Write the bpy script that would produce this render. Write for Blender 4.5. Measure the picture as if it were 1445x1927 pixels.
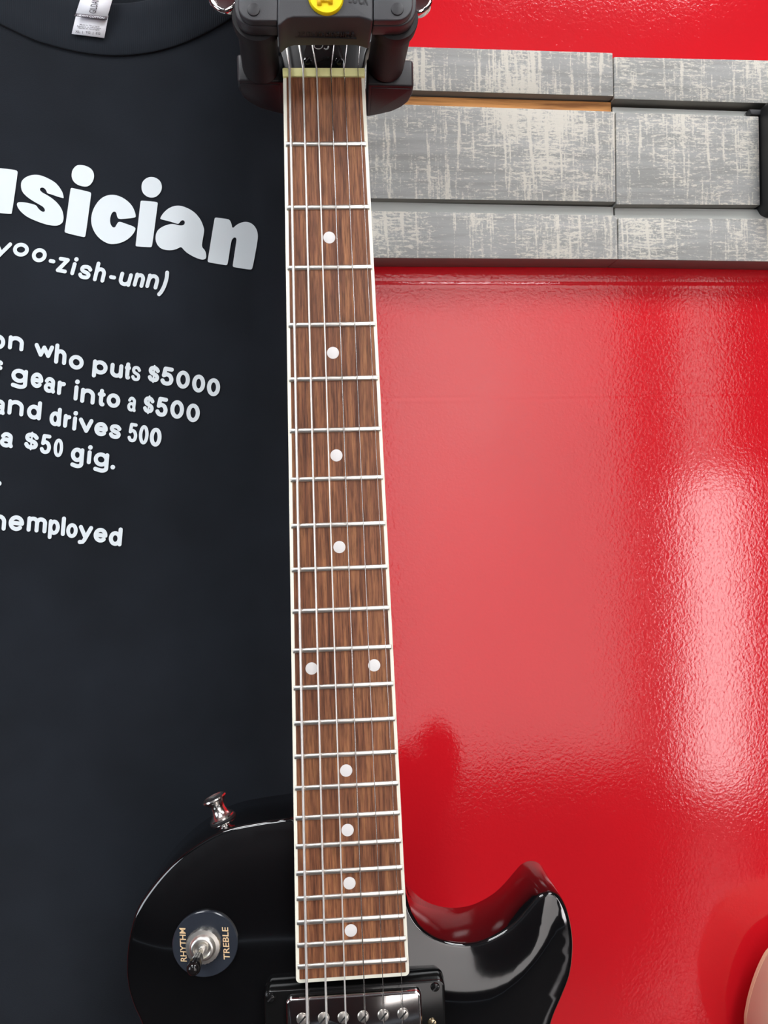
import bpy, bmesh, math, random
from mathutils import Vector, Matrix
from mathutils.geometry import delaunay_2d_cdt
random.seed(7)
C = bpy.context.scene.collection
for o in list(bpy.data.objects): bpy.data.objects.remove(o)
PI = math.pi

# ------------------------------------------------------------------ camera, world, exposure
F, CX, CY = 1446.0, 722.5, 963.5
ZW, CAMZ = 0.56, 1.5                                   # distance to the wall, eye height
def rot(a, b, c):
    return Matrix.Rotation(c, 3, 'Z') @ Matrix.Rotation(b, 3, 'Y') @ Matrix.Rotation(a, 3, 'X')
RW = rot(math.radians(0.80), math.radians(-6.06), math.radians(-1.635))      # wall in the camera's frame
M = Matrix(((1, 0, 0), (0, 0, 1), (0, -1, 0)))
CW = M @ RW.transposed()                               # camera frame (x right, y down, z ahead) -> world
CAM = Vector((0, -ZW, CAMZ))
cam = bpy.data.cameras.new('camera'); camo = bpy.data.objects.new('camera', cam); C.objects.link(camo)
rx, ry, rz = CW @ Vector((1, 0, 0)), CW @ Vector((0, -1, 0)), CW @ Vector((0, 0, -1))
camo.matrix_world = Matrix(((rx.x, ry.x, rz.x, CAM.x), (rx.y, ry.y, rz.y, CAM.y), (rx.z, ry.z, rz.z, CAM.z), (0, 0, 0, 1)))
cam.sensor_fit = 'VERTICAL'; cam.sensor_height = 24; cam.lens = 24 * F / 1927; cam.clip_start = 0.01
S = bpy.context.scene; S.camera = camo
S.view_settings.view_transform = 'Standard'; S.view_settings.look = 'None'; S.view_settings.gamma = 1
S.view_settings.use_curve_mapping = False; S.view_settings.exposure = 0.0
S.cycles.use_denoising = True; S.cycles.max_bounces = 8
S.cycles.caustics_reflective = False; S.cycles.caustics_refractive = False; S.cycles.sample_clamp_indirect = 4
W = bpy.data.worlds.new('world'); S.world = W; W.use_nodes = True
W.node_tree.nodes['Background'].inputs[0].default_value = (.75, .85, 1, 1)
W.node_tree.nodes['Background'].inputs[1].default_value = 0.6

PANE_A, PANE_B_LOW, PANE_B_HIGH, PANE_FILL = 2.2, 10.5, 3.6, 5.6      # brightness of the shop-front panes, last the added fill window
LAMP = 15.0                                             # brightness of the ceiling panels

def ray(px, py): return (CW @ Vector(((px - CX) / F, (py - CY) / F, 1))).normalized()
def P(px, py, y):                                       # photograph pixel -> point at depth y
    d = ray(px, py); return CAM + d * ((y - CAM.y) / d.y)

# ------------------------------------------------------------------ materials
def mat(name, col, rough=.5, metal=0, emit=0, coat=0, spec=.5, sheen=0):
    m = bpy.data.materials.new(name); m.use_nodes = True
    b = m.node_tree.nodes['Principled BSDF']
    b.inputs['Base Color'].default_value = (*col, 1); b.inputs['Roughness'].default_value = rough
    b.inputs['Metallic'].default_value = metal; b.inputs['Specular IOR Level'].default_value = spec
    b.inputs['Coat Weight'].default_value = coat; b.inputs['Coat Roughness'].default_value = .03
    b.inputs['Sheen Weight'].default_value = sheen
    if emit:
        b.inputs['Emission Color'].default_value = (*col, 1); b.inputs['Emission Strength'].default_value = emit
    return m
class N:                                                # small node helper
    def __init__(s, m): s.t = m.node_tree; s.b = s.t.nodes['Principled BSDF']
    def n(s, kind, **kw):
        x = s.t.nodes.new(kind)
        for k, v in kw.items():
            if k in x.inputs: x.inputs[k].default_value = v
            else: setattr(x, k, v)
        return x
    def l(s, a, b): s.t.links.new(a, b)
    def coord(s, scale=(1, 1, 1), out='Object', loc=(0, 0, 0)):
        c = s.n('ShaderNodeTexCoord'); mp = s.n('ShaderNodeMapping')
        mp.inputs['Scale'].default_value = scale; mp.inputs['Location'].default_value = loc
        s.l(c.outputs[out], mp.inputs[0]); return mp.outputs[0]
    def noise(s, vec, scale, detail=4, rough=.6, dist=0):
        x = s.n('ShaderNodeTexNoise', Scale=scale, Detail=detail, Roughness=rough, Distortion=dist)
        s.l(vec, x.inputs['Vector']); return x.outputs['Fac']
    def ramp(s, fac, stops):
        r = s.n('ShaderNodeValToRGB'); e = r.color_ramp.elements
        while len(e) < len(stops): e.new(.5)
        for k, (p, c) in enumerate(stops):
            e[k].position = p; e[k].color = (*c, 1) if len(c) == 3 else c
        s.l(fac, r.inputs[0]); return r.outputs[0]
    def mix(s, fac, a, b, mode='MIX'):
        x = s.n('ShaderNodeMix', data_type='RGBA', blend_type=mode)
        for sock, v in ((x.inputs[0], fac), (x.inputs[6], a), (x.inputs[7], b)):
            if hasattr(v, 'links'): s.l(v, sock)
            else: sock.default_value = v if not isinstance(v, tuple) else ((*v, 1) if len(v) == 3 else v)
        return x.outputs[2]
    def math(s, op, a, b=0):
        x = s.n('ShaderNodeMath', operation=op)
        for sock, v in ((x.inputs[0], a), (x.inputs[1], b)):
            if hasattr(v, 'links'): s.l(v, sock)
            else: sock.default_value = v
        return x.outputs[0]
    def bump(s, h, strength=.3, dist=.001):
        x = s.n('ShaderNodeBump', Strength=strength, Distance=dist); s.l(h, x.inputs['Height'])
        s.l(x.outputs[0], s.b.inputs['Normal'])
def lin(r, g, b):
    f = lambda c: (c / 255 / 12.92) if c / 255 <= .04045 else ((c / 255 + .055) / 1.055) ** 2.4
    return (f(r), f(g), f(b))

def red_wall():
    m = mat('red_paint', (.66, .010, .018), .09, spec=.5); n = N(m)
    v = n.coord()
    a = n.noise(v, 420, 2, .5, .5); b = n.noise(v, 60, 2, .5)
    h = n.math('ADD', n.math('MULTIPLY', a, 1.0), n.math('MULTIPLY', b, .5))
    n.bump(h, .13, .0006)
    return m
MWALL = red_wall()
def plank_mat(name, seed, vert=.5):
    m = mat(name, (.3, .3, .3), .62, spec=.3); n = N(m)
    base = n.ramp(n.noise(n.coord((2, 1, 26), loc=(seed, 0, seed)), 6, 3), [(.3, lin(150, 150, 146)), (.7, lin(174, 174, 172))])
    hs = n.noise(n.coord((13, 1, 75), loc=(seed * 3, 0, 1)), 9, 5, .7, .3)               # dry-brushed strokes along the board
    vs = n.noise(n.coord((52, 1, 3.6), loc=(seed * 2, 3, 0)), 6.5, 4, .62, .15)           # and across it
    fine = n.noise(n.coord((60, 1, 90), loc=(seed, 2, 4)), 8, 4, .7, .3)
    big = n.noise(n.coord((1, 1, 1), loc=(seed, 5, 2)), 16, 3)
    c = n.math('MAXIMUM', n.math('MULTIPLY', vs, .93 + .10 * vert), hs)
    c = n.math('ADD', c, n.math('MULTIPLY', n.math('SUBTRACT', big, .5), .52))
    c = n.math('ADD', c, n.math('MULTIPLY', n.math('SUBTRACT', fine, .5), .45))
    k = n.ramp(c, [(.515, (0, 0, 0)), (.615, (1, 1, 1))])
    n.l(n.mix(n.math('MULTIPLY', k, .72), base, lin(228, 222, 208)), n.b.inputs['Base Color'])
    n.bump(hs, .35, .0006)
    return m
MLIP = mat('grey_lip_paint', lin(178, 180, 176), .6, spec=.3)
def raw_mat():
    m = mat('raw_pine', lin(190, 130, 70), .7); n = N(m)
    f = n.noise(n.coord((2, 1, 30)), 8, 4)
    n.l(n.ramp(f, [(.35, lin(150, 96, 48)), (.6, lin(214, 150, 84))]), n.b.inputs['Base Color']); return m
MRAW = raw_mat()
MUNDER = mat('shaded_underside', lin(128, 124, 118), .6)  # undersides of the boards: their shade is put into this darker colour
def cloth_mat():
    m = mat('black_cotton', lin(32, 36, 42), .95, spec=.1, sheen=.12); n = N(m)
    w = n.noise(n.coord((1, 1, 1)), 1400, 2); big = n.noise(n.coord(), 9, 3)
    n.l(n.ramp(big, [(.3, lin(24, 27, 32)), (.7, lin(34, 38, 45))]), n.b.inputs['Base Color'])
    n.bump(w, .35, .0005); return m
MCLOTH = cloth_mat()
def rib_mat():
    m = mat('black_rib_knit', lin(32, 36, 42), .95, spec=.1, sheen=.1); n = N(m)
    w = n.n('ShaderNodeTexWave', Scale=260.0, Distortion=.6, Detail=1.0); n.l(n.coord((1, 0, .25)), w.inputs[0])
    n.bump(w.outputs['Fac'], .22, .0005); return m
MRIB = rib_mat()
MPRINT = mat('white_vinyl_print', lin(226, 234, 238), .5, spec=.3)
MTAG = mat('white_satin_label', lin(246, 246, 252), .5)
MINK = mat('dark_label_ink', lin(70, 62, 68), .6)
MBAND = mat('grey_label_band', lin(104, 96, 102), .6)
MBLACK = mat('black_lacquer', (.0035, .0035, .004), .06, spec=.55, coat=.6)
MBACKLAC = mat('black_lacquer_neck', (.006, .006, .007), .25)
MCHROME = mat('chrome', (.80, .78, .76), .07, 1)
MNICKEL = mat('nickel', (.86, .83, .77), .34, 1)
MSTRINGW = mat('wound_nickel_string', (.93, .91, .87), .45, .75)
MSTRINGP = mat('plain_steel_string', (.55, .54, .53), .25, 1)
MCREAM = mat('cream_binding', lin(253, 250, 232), .4)
MNUT = mat('ivory_nut', lin(254, 250, 176), .4)
MPEARL = mat('pearl_dot', lin(236, 232, 230), .25)
MPLATE = mat('clear_dark_plate', lin(46, 50, 58), .18)
MRING = mat('black_pickup_ring', (.006, .006, .006), .12)
MGOLD = mat('gold_lettering', lin(238, 206, 160), .4)
MWHITE = mat('white_ink', lin(225, 225, 225), .4)
MBRASS = mat('aged_brass', (.72, .58, .36), .25, 1)
def plastic(name, c, r=.45):
    m = mat(name, c, r); n = N(m); n.bump(n.noise(n.coord(), 1500, 2), .12, .0003); return m
MPLAS = plastic('black_moulded_plastic', lin(66, 66, 69), .42)
MPLASD = plastic('dark_hanger_plastic', lin(44, 43, 46), .45)
MRUB = plastic('black_rubber', lin(30, 28, 30), .6)
MYEL = mat('yellow_plastic', lin(255, 226, 6), .35)
MYELD = mat('deep_yellow_plastic', lin(246, 190, 8), .4)
def rosewood():
    m = mat('rosewood', (.2, .1, .06), .42, spec=.35); n = N(m)
    grain = n.noise(n.coord((60, 1, 2.2)), 7, 6, .65, .4)
    fine = n.noise(n.coord((230, 1, 16)), 5, 4, .6)
    cloud = n.noise(n.coord((6, 1, 4)), 5, 3)
    c1 = n.ramp(grain, [(.28, lin(84, 50, 38)), (.48, lin(140, 90, 64)), (.68, lin(186, 128, 86))])
    c2 = n.ramp(fine, [(.34, lin(60, 36, 28)), (.55, (1, 1, 1))])
    c = n.mix(.55, c1, c2, 'MULTIPLY')
    n.l(n.mix(.35, c, n.ramp(cloud, [(.3, lin(120, 100, 92)), (.65, lin(255, 240, 225))]), 'MULTIPLY'), n.b.inputs['Base Color'])
    n.bump(fine, .15, .0003); return m
MROSE = rosewood()
MTAN = mat('pale_tan_wood', lin(224, 196, 172), .45)
MTANEDGE = mat('light_wood_edge', lin(238, 208, 172), .4)
MFLOOR = mat('dark_polished_floor', lin(58, 56, 56), .22)
MCEIL = mat('dark_ceiling', lin(120, 120, 122), .8)
MSHOP = mat('shop_wall_paint', lin(88, 88, 90), .7)
MFRAME = mat('dark_window_frame', lin(40, 40, 42), .4)

# ------------------------------------------------------------------ builders
def link(name, me, m, parent=None, smooth=False):
    o = bpy.data.objects.new(name, me); C.objects.link(o)
    if m: me.materials.append(m)
    if parent: o.parent = parent
    if smooth:
        for p in me.polygons: p.use_smooth = True
    return o
def from_bm(name, bm, m, parent=None, smooth=False, auto=None):
    bmesh.ops.recalc_face_normals(bm, faces=bm.faces)
    if auto is not None:
        for e in bm.edges:
            if len(e.link_faces) == 2: e.smooth = e.calc_face_angle(0) < math.radians(auto)
        smooth = True
    me = bpy.data.meshes.new(name); bm.to_mesh(me); bm.free()
    return link(name, me, m, parent, smooth)
def raw(name, vs, fs, m, parent=None, smooth=False, auto=None):
    bm = bmesh.new(); v = [bm.verts.new(p) for p in vs]
    for f in fs:
        try: bm.faces.new([v[i] for i in f])
        except ValueError: pass
    return from_bm(name, bm, m, parent, smooth, auto)
def prism_bm(bm, front, back):                           # two matching loops of 3-D points
    a = [bm.verts.new(p) for p in front]; b = [bm.verts.new(p) for p in back]; n = len(a)
    bm.faces.new(a); bm.faces.new(list(reversed(b)))
    for i in range(n): bm.faces.new((a[i], b[i], b[(i + 1) % n], a[(i + 1) % n]))
def prism(name, front, back, m, parent, bevel=0, seg=3, auto=40):
    bm = bmesh.new(); prism_bm(bm, front, back)
    if bevel:
        bmesh.ops.recalc_face_normals(bm, faces=bm.faces)
        ed = [e for e in bm.edges if e.calc_face_angle(0) > math.radians(35)]
        bmesh.ops.bevel(bm, geom=ed, offset=bevel, segments=seg, affect='EDGES', profile=.5, clamp_overlap=True)
    return from_bm(name, bm, m, parent, auto=auto)
def box(name, lo, hi, m, parent=None, bevel=0):
    (x0, y0, z0), (x1, y1, z1) = lo, hi
    f = [(x0, y0, z0), (x1, y0, z0), (x1, y0, z1), (x0, y0, z1)]
    return prism(name, f, [(x, y1, z) for x, y, z in f], m, parent, bevel)
def frame_of(d):
    d = Vector(d).normalized(); a = Vector((0, 0, 1)) if abs(d.z) < .9 else Vector((1, 0, 0))
    u = d.cross(a).normalized(); return u, d.cross(u).normalized(), d
def lathe_bm(bm, prof, org, d, seg=32):
    u, w, d = frame_of(d); org = Vector(org); rings = []
    for r, t in prof:
        if r < 1e-7: rings.append([bm.verts.new(org + d * t)])
        else: rings.append([bm.verts.new(org + d * t + (u * math.cos(2 * PI * k / seg) + w * math.sin(2 * PI * k / seg)) * r) for k in range(seg)])
    for a, b in zip(rings, rings[1:]):
        for k in range(seg):
            q = [a[k % len(a)], a[(k + 1) % len(a)], b[(k + 1) % len(b)], b[k % len(b)]]
            q = list(dict.fromkeys(q))
            if len(q) >= 3:
                try: bm.faces.new(q)
                except ValueError: pass
    for r in (rings[0], rings[-1]):
        if len(r) > 2:
            try: bm.faces.new(r)
            except ValueError: pass
def lathe(name, prof, org, d, m, parent, seg=32, auto=40):
    bm = bmesh.new(); lathe_bm(bm, prof, org, d, seg); return from_bm(name, bm, m, parent, auto=auto)
def tube(name, pts, radii, m, parent, seg=10, ref=(0, 1, 0)):
    bm = bmesh.new(); pts = [Vector(p) for p in pts]; rings = []
    for i, p in enumerate(pts):
        d = (pts[min(i + 1, len(pts) - 1)] - pts[max(i - 1, 0)]).normalized()
        u = d.cross(Vector(ref)).normalized(); w = d.cross(u).normalized()
        r = radii if not isinstance(radii, list) else radii[i]
        rings.append([bm.verts.new(p + (u * math.cos(2 * PI * k / seg) + w * math.sin(2 * PI * k / seg)) * r) for k in range(seg)])
    for a, b in zip(rings, rings[1:]):
        for k in range(seg): bm.faces.new((a[k], a[(k + 1) % seg], b[(k + 1) % seg], b[k]))
    bm.faces.new(rings[0]); bm.faces.new(list(reversed(rings[-1])))
    return from_bm(name, bm, m, parent, auto=50)
def spline(pts, closed=True, sub=8):                     # Catmull-Rom
    n = len(pts); out = []
    for i in range(n if closed else n - 1):
        g = lambda k: Vector(pts[k % n] if closed else pts[max(0, min(n - 1, k))])
        p0, p1, p2, p3 = g(i - 1), g(i), g(i + 1), g(i + 2)
        for k in range(sub):
            t = k / sub
            out.append(.5 * (2 * p1 + (p2 - p0) * t + (2 * p0 - 5 * p1 + 4 * p2 - p3) * t * t + (3 * p1 - p0 - 3 * p2 + p3) * t ** 3))
    if not closed: out.append(Vector(pts[-1]))
    return out
def chaikin(pts, it=2):
    pts = [Vector(p) for p in pts]
    for _ in range(it):
        q = []
        for a, b in zip(pts, pts[1:] + pts[:1]): q += [a * .75 + b * .25, a * .25 + b * .75]
        pts = q
    return pts
def empty(name, loc, label, cat, group=None):
    o = bpy.data.objects.new(name, None); C.objects.link(o); o.empty_display_size = .05
    o.location = loc; o['label'] = label; o['category'] = cat
    if group: o['group'] = group
    return o
def struct(name, o):
    o['kind'] = 'structure'; return o
def text_geo(s):                                         # built-in lettering -> flat verts (x, y in 0..w, 0..h) and faces
    cu = bpy.data.curves.new('lettering', 'FONT'); cu.body = s; cu.resolution_u = 3; cu.offset = .012
    ob = bpy.data.objects.new('lettering', cu); C.objects.link(ob)
    dg = bpy.context.evaluated_depsgraph_get(); dg.update(); e = ob.evaluated_get(dg); me = e.to_mesh()
    vs = [(v.co.x, v.co.y) for v in me.vertices]; fs = [tuple(p.vertices) for p in me.polygons]
    e.to_mesh_clear(); bpy.data.objects.remove(ob); bpy.data.curves.remove(cu)
    x0 = min(v[0] for v in vs); x1 = max(v[0] for v in vs); y0 = 0; y1 = .70
    return [((x - x0) / (x1 - x0), (y - y0) / (y1 - y0)) for x, y in vs], fs
def text_on(name, s, org, right, up, m, parent):         # laid out on the parallelogram org, right, up (cap height)
    vs, fs = text_geo(s); org, right, up = Vector(org), Vector(right), Vector(up)
    nrm = right.cross(up).normalized() * .00008
    V = [org + right * a + up * b for a, b in vs]; n = len(V)
    bm = bmesh.new(); a = [bm.verts.new(p + nrm) for p in V]
    for f in fs: bm.faces.new([a[i] for i in f])
    return from_bm(name, bm, m, parent)

# ------------------------------------------------------------------ the room
XL, XR, YB, ZC = -2.6, 3.3, -3.0, 2.8
def wall_mesh():                                          # the red block wall, with its two faint mortar ridges in the mesh
    zs = [0.0]
    for py in (531, 746):
        z = P(1050, py, 0).z
        zs += [z - .0050, z - .0030, z - .0012, z - .0002, z + .0009, z + .0028, z + .0048]
    zs = sorted(zs) + [ZC]; dy = {}
    for py in (531, 746):
        z = P(1050, py, 0).z
        dy[round(z - .0012, 6)] = -.00011; dy[round(z - .0002, 6)] = .00009
    xs = [XL, -.3, 0, .1, .2, .3, .4, .8, XR]; vs = []; fs = []
    for z in zs:
        for x in xs: vs.append((x, dy.get(round(z, 6), 0), z))
    k = len(xs)
    for i in range(len(zs) - 1):
        for j in range(k - 1): fs.append((i * k + j, i * k + j + 1, (i + 1) * k + j + 1, (i + 1) * k + j))
    b0 = len(vs); vs += [(XL, .1, 0), (XR, .1, 0), (XR, .1, ZC), (XL, .1, ZC)]; fs.append((b0, b0 + 3, b0 + 2, b0 + 1))
    return raw('wall_back', vs, fs, MWALL, auto=20)
struct('w', wall_mesh())
struct('f', box('floor', (XL, YB, -.1), (XR, .1, 0), MFLOOR))
struct('c', box('ceiling', (XL, YB, ZC), (XR, .1, ZC + .1), MCEIL))
struct('l', box('wall_left', (XL - .1, YB, 0), (XL, .1, ZC), MSHOP))
struct('r', box('wall_right', (XR, YB, 0), (XR + .1, .1, ZC), MSHOP))
# shop front behind the camera: glazed panes where the red wall mirrors them
def mirror(px, py):                                       # where a sight line glancing off the red wall meets the shop front
    d = ray(px, py); p = P(px, py, 0); d = Vector((d.x, -d.y, d.z)); return p + d * ((YB - p.y) / d.y)
xa0, xa1 = mirror(690, 943).x, mirror(1184, 943).x
xb0, xb1, xb2 = mirror(1288, 943).x, mirror(1358, 943).x, mirror(1399, 943).x
zs_ = mirror(1300, 880).z
struct('wf', box('wall_front', (XL - .1, YB - .12, 0), (XR + .1, YB - .02, ZC), MSHOP))
def pane(idx, x0, x1, z0, z1, e, col=(1, .97, .95)):
    fr = box('window_%d' % idx, (x0 - .035, YB - .02, z0 - .035), (x1 + .035, YB - .005, z1 + .035), MFRAME); struct('', fr)
    gl = mat('daylit_glass_%d' % idx, col, .3, emit=e)
    box('pane', (x0, YB - .006, z0), (x1, YB - .001, z1), gl, fr)
pane(1, xa0, xa1, .22, 2.55, PANE_A)
pane(2, xb0, xb2, .04, zs_ - .03, PANE_B_LOW, (1, .95, .96))
pane(3, xb0, xb1, zs_ + .045, 2.5, PANE_B_HIGH)
fr = box('window_4', (XL + .005, -2.6, .85), (XL + .02, -1.1, 2.45), MFRAME); struct('', fr)     # unseen window, added as extra fill light from the front left
box('pane', (XL + .019, -2.56, .89), (XL + .024, -1.14, 2.41), mat('daylit_glass_4', (.86, .93, 1), .3, emit=PANE_FILL), fr)
for (x, y, lab) in ((-.7, -.95, 'square ceiling light panel nearest the red wall, on the left'), (.75, -.95, 'square ceiling light panel nearest the red wall, on the right'),
                    (-.7, -2.3, 'square ceiling light panel nearest the shop front, on the left'), (.75, -2.3, 'square ceiling light panel nearest the shop front, on the right')):
    t = empty('ceiling_light', (x, y, ZC), lab, 'ceiling light', 'ceiling light panels')
    box('frame', (-.32, -.32, -.02), (.32, .32, -.001), MCEIL, t)
    box('diffuser', (-.29, -.29, -.026), (.29, .29, -.019), mat('lit_diffuser', (.95, .98, 1), .5, emit=LAMP), t)

# ------------------------------------------------------------------ grey weathered boards on the wall
def board(corners, label, seed, lip=None, lipmat=None, vert=.5, front=-.021, lipdrop=.006, lippx=14):
    tl, tr, br, bl = [P(*c, front) for c in corners]
    org = Vector(((tl.x + br.x) / 2, 0, (tl.z + bl.z) / 2))
    t = empty('wooden_board', org, label, 'board', 'grey weathered boards on the red wall')
    q = [p - org for p in (bl, br, tr, tl)]
    b = prism('plank', q, [(p.x, -.0005, p.z) for p in q], plank_mat('weathered_grey_paint_%d' % seed, seed * 1.37, vert), t, .0007, 2)
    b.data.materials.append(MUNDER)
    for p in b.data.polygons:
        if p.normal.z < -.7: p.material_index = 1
    if lip:                                              # thinner tongue along the upper edge
        l0, l1 = [P(*c, front + lipdrop) - org for c in lip]
        x0, x1 = q[3].x, q[2].x
        f = [(x0, front + lipdrop, q[3].z - .002), (x1, front + lipdrop, q[2].z - .002), (x1, front + lipdrop, l1.z), (x0, front + lipdrop, l0.z)]
        prism('tongue', f, [(x, -.0006, z) for x, y, z in f], lipmat, t, .0004, 1)['label'] = 'bare orange wood tongue' if lipmat is MRAW else 'plain grey tongue'
    return t
board([(470, 78), (1153, 99), (1154.7, 181), (470, 161)], 'upper left grey weathered board, just right of the guitar hanger', 1, vert=.9)
board([(1155.2, 106.5), (1700, 119), (1700, 202), (1156, 186)], 'upper right grey weathered board, butted lower than its left neighbour', 2, vert=.1)
board([(470, 186), (1156.7, 209.5), (1158.8, 380), (470, 370)], 'wide middle grey board left of the joint, bare orange wood above', 3, ((470, 172), (1156, 192)), MRAW, vert=.7)
board([(1158.9, 210.5), (1428, 218.8), (1430.4, 386), (1160, 384.7)], 'wide middle grey board right of the joint, ending at the black plate', 4, ((1158, 201), (1428, 210)), MLIP, vert=.4)
board([(470, 392), (1161, 405), (1162.8, 488), (470, 484)], 'lower left grey weathered board above the open red wall', 5, ((470, 374), (1161, 389)), MLIP, vert=.5)
board([(1163.8, 409.5), (1700, 413), (1700, 496), (1163, 488)], 'lower right grey weathered board under the black plate', 6, ((1163, 391), (1700, 396)), MLIP, vert=.2)

# ------------------------------------------------------------------ black printed t-shirt
XE, SA, SD, SB = .017, .245, .050, .0222
def ysh(x, z):
    s = min(.9995, abs((x - (XE - SA)) / SA)); e = (1 - s ** 2.6) ** .5
    low = max(0, min(1, (1.45 - z) / .35))
    fold = .0030 * math.sin(x * 62 + z * 3.0 + .6) * low + .0016 * math.sin(x * 27 - z * 5 + 1) + .0012 * math.sin(z * 21 + x * 14)
    return -(SB + (SD + fold) * e)
def on_shirt(px, py, lift=.0005):
    y = -.07
    for _ in range(60):
        p = P(px, py, y); y += .6 * (ysh(p.x, p.z) - y)
    return P(px, py, y) - ray(px, py) * lift
SO = Vector((XE - SA, -SB, 1.02))
shirt = empty('tshirt', SO, 'black t-shirt with bold white printed words hanging behind the guitar', 't-shirt')
def shirt_mesh():
    nx, nz = 120, 90; vs = []; fs = []; Z0, Z1 = 1.03, 2.02
    xs = [XE - SA - SA * math.cos(PI * i / nx) for i in range(nx + 1)]
    def topz(x):
        s = (x - (XE - SA)) / SA; return Z1 - .05 * s * s - (.10 * max(0, 1 - (s / .42) ** 2) ** .5)
    for j in range(nz + 1):
        for x in xs:
            z = Z0 + (topz(x) - Z0) * j / nz; vs.append(Vector((x, ysh(x, z), z)) - SO)
    k = nx + 1; nf = len(vs)
    for j in range(nz + 1):
        for x in xs:
            z = Z0 + (topz(x) - Z0) * j / nz; vs.append(Vector((x, -SB, z)) - SO)
    for j in range(nz):
        for i in range(nx):
            fs.append((j * k + i, j * k + i + 1, (j + 1) * k + i + 1, (j + 1) * k + i))
            fs.append((nf + j * k + i, nf + (j + 1) * k + i, nf + (j + 1) * k + i + 1, nf + j * k + i + 1))
    for i in range(nx):
        fs.append((i, nf + i, nf + i + 1, i + 1)); a = nz * k
        fs.append((a + i, a + i + 1, nf + a + i + 1, nf + a + i))
    for j in range(nz):
        fs.append((j * k, (j + 1) * k, nf + (j + 1) * k, nf + j * k))
        fs.append((j * k + nx, nf + j * k + nx, nf + (j + 1) * k + nx, (j + 1) * k + nx))
    return raw('body_fabric', vs, fs, MCLOTH, shirt, auto=70)
shirt_mesh()
ARC = spline([(-200, -60, 0), (-100, -2, 0), (0, 45, 0), (60, 73, 0), (100, 86, 0), (150, 98, 0), (200, 104, 0), (250, 103, 0), (300, 95, 0), (350, 79, 0), (400, 55, 0), (445, 27, 0), (480, -2, 0), (505, -34, 0)], False, 6)
def collar():
    vs = []; fs = []; rows = [(0, .0001), (.6, .0016), (4, .0022), (30, .0022), (70, .0022), (95, .0022), (98, .0005)]
    for i, p in enumerate(ARC):
        d = (ARC[min(i + 1, len(ARC) - 1)] - ARC[max(i - 1, 0)]).normalized(); nx, ny = d.y, -d.x
        for s, l in rows: vs.append(on_shirt(p.x + nx * s, p.y + ny * s, l) - SO)
    k = len(rows)
    for i in range(len(ARC) - 1):
        for j in range(k - 1): fs.append((i * k + j, i * k + j + 1, (i + 1) * k + j + 1, (i + 1) * k + j))
    raw('collar', vs, fs, MRIB, shirt, auto=60)
    # seam stitched just under the rib
    vs = []; fs = []
    for i, p in enumerate(ARC):
        d = (ARC[min(i + 1, len(ARC) - 1)] - ARC[max(i - 1, 0)]).normalized(); nx, ny = d.y, -d.x
        wob = .5 * math.sin(i * 2.3)
        for s, l in ((-2.2 + wob, .0002), (-1.2 + wob, .0007), (.3 + wob, .0007), (1.0, .0002)): vs.append(on_shirt(p.x + nx * s, p.y + ny * s, l) - SO)
    for i in range(len(ARC) - 1):
        for j in range(3): fs.append((i * 4 + j, i * 4 + j + 1, (i + 1) * 4 + j + 1, (i + 1) * 4 + j))
    raw('collar_seam', vs, fs, mat('black_seam_thread', lin(14, 15, 22), .9), shirt, auto=60)
collar()

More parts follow.
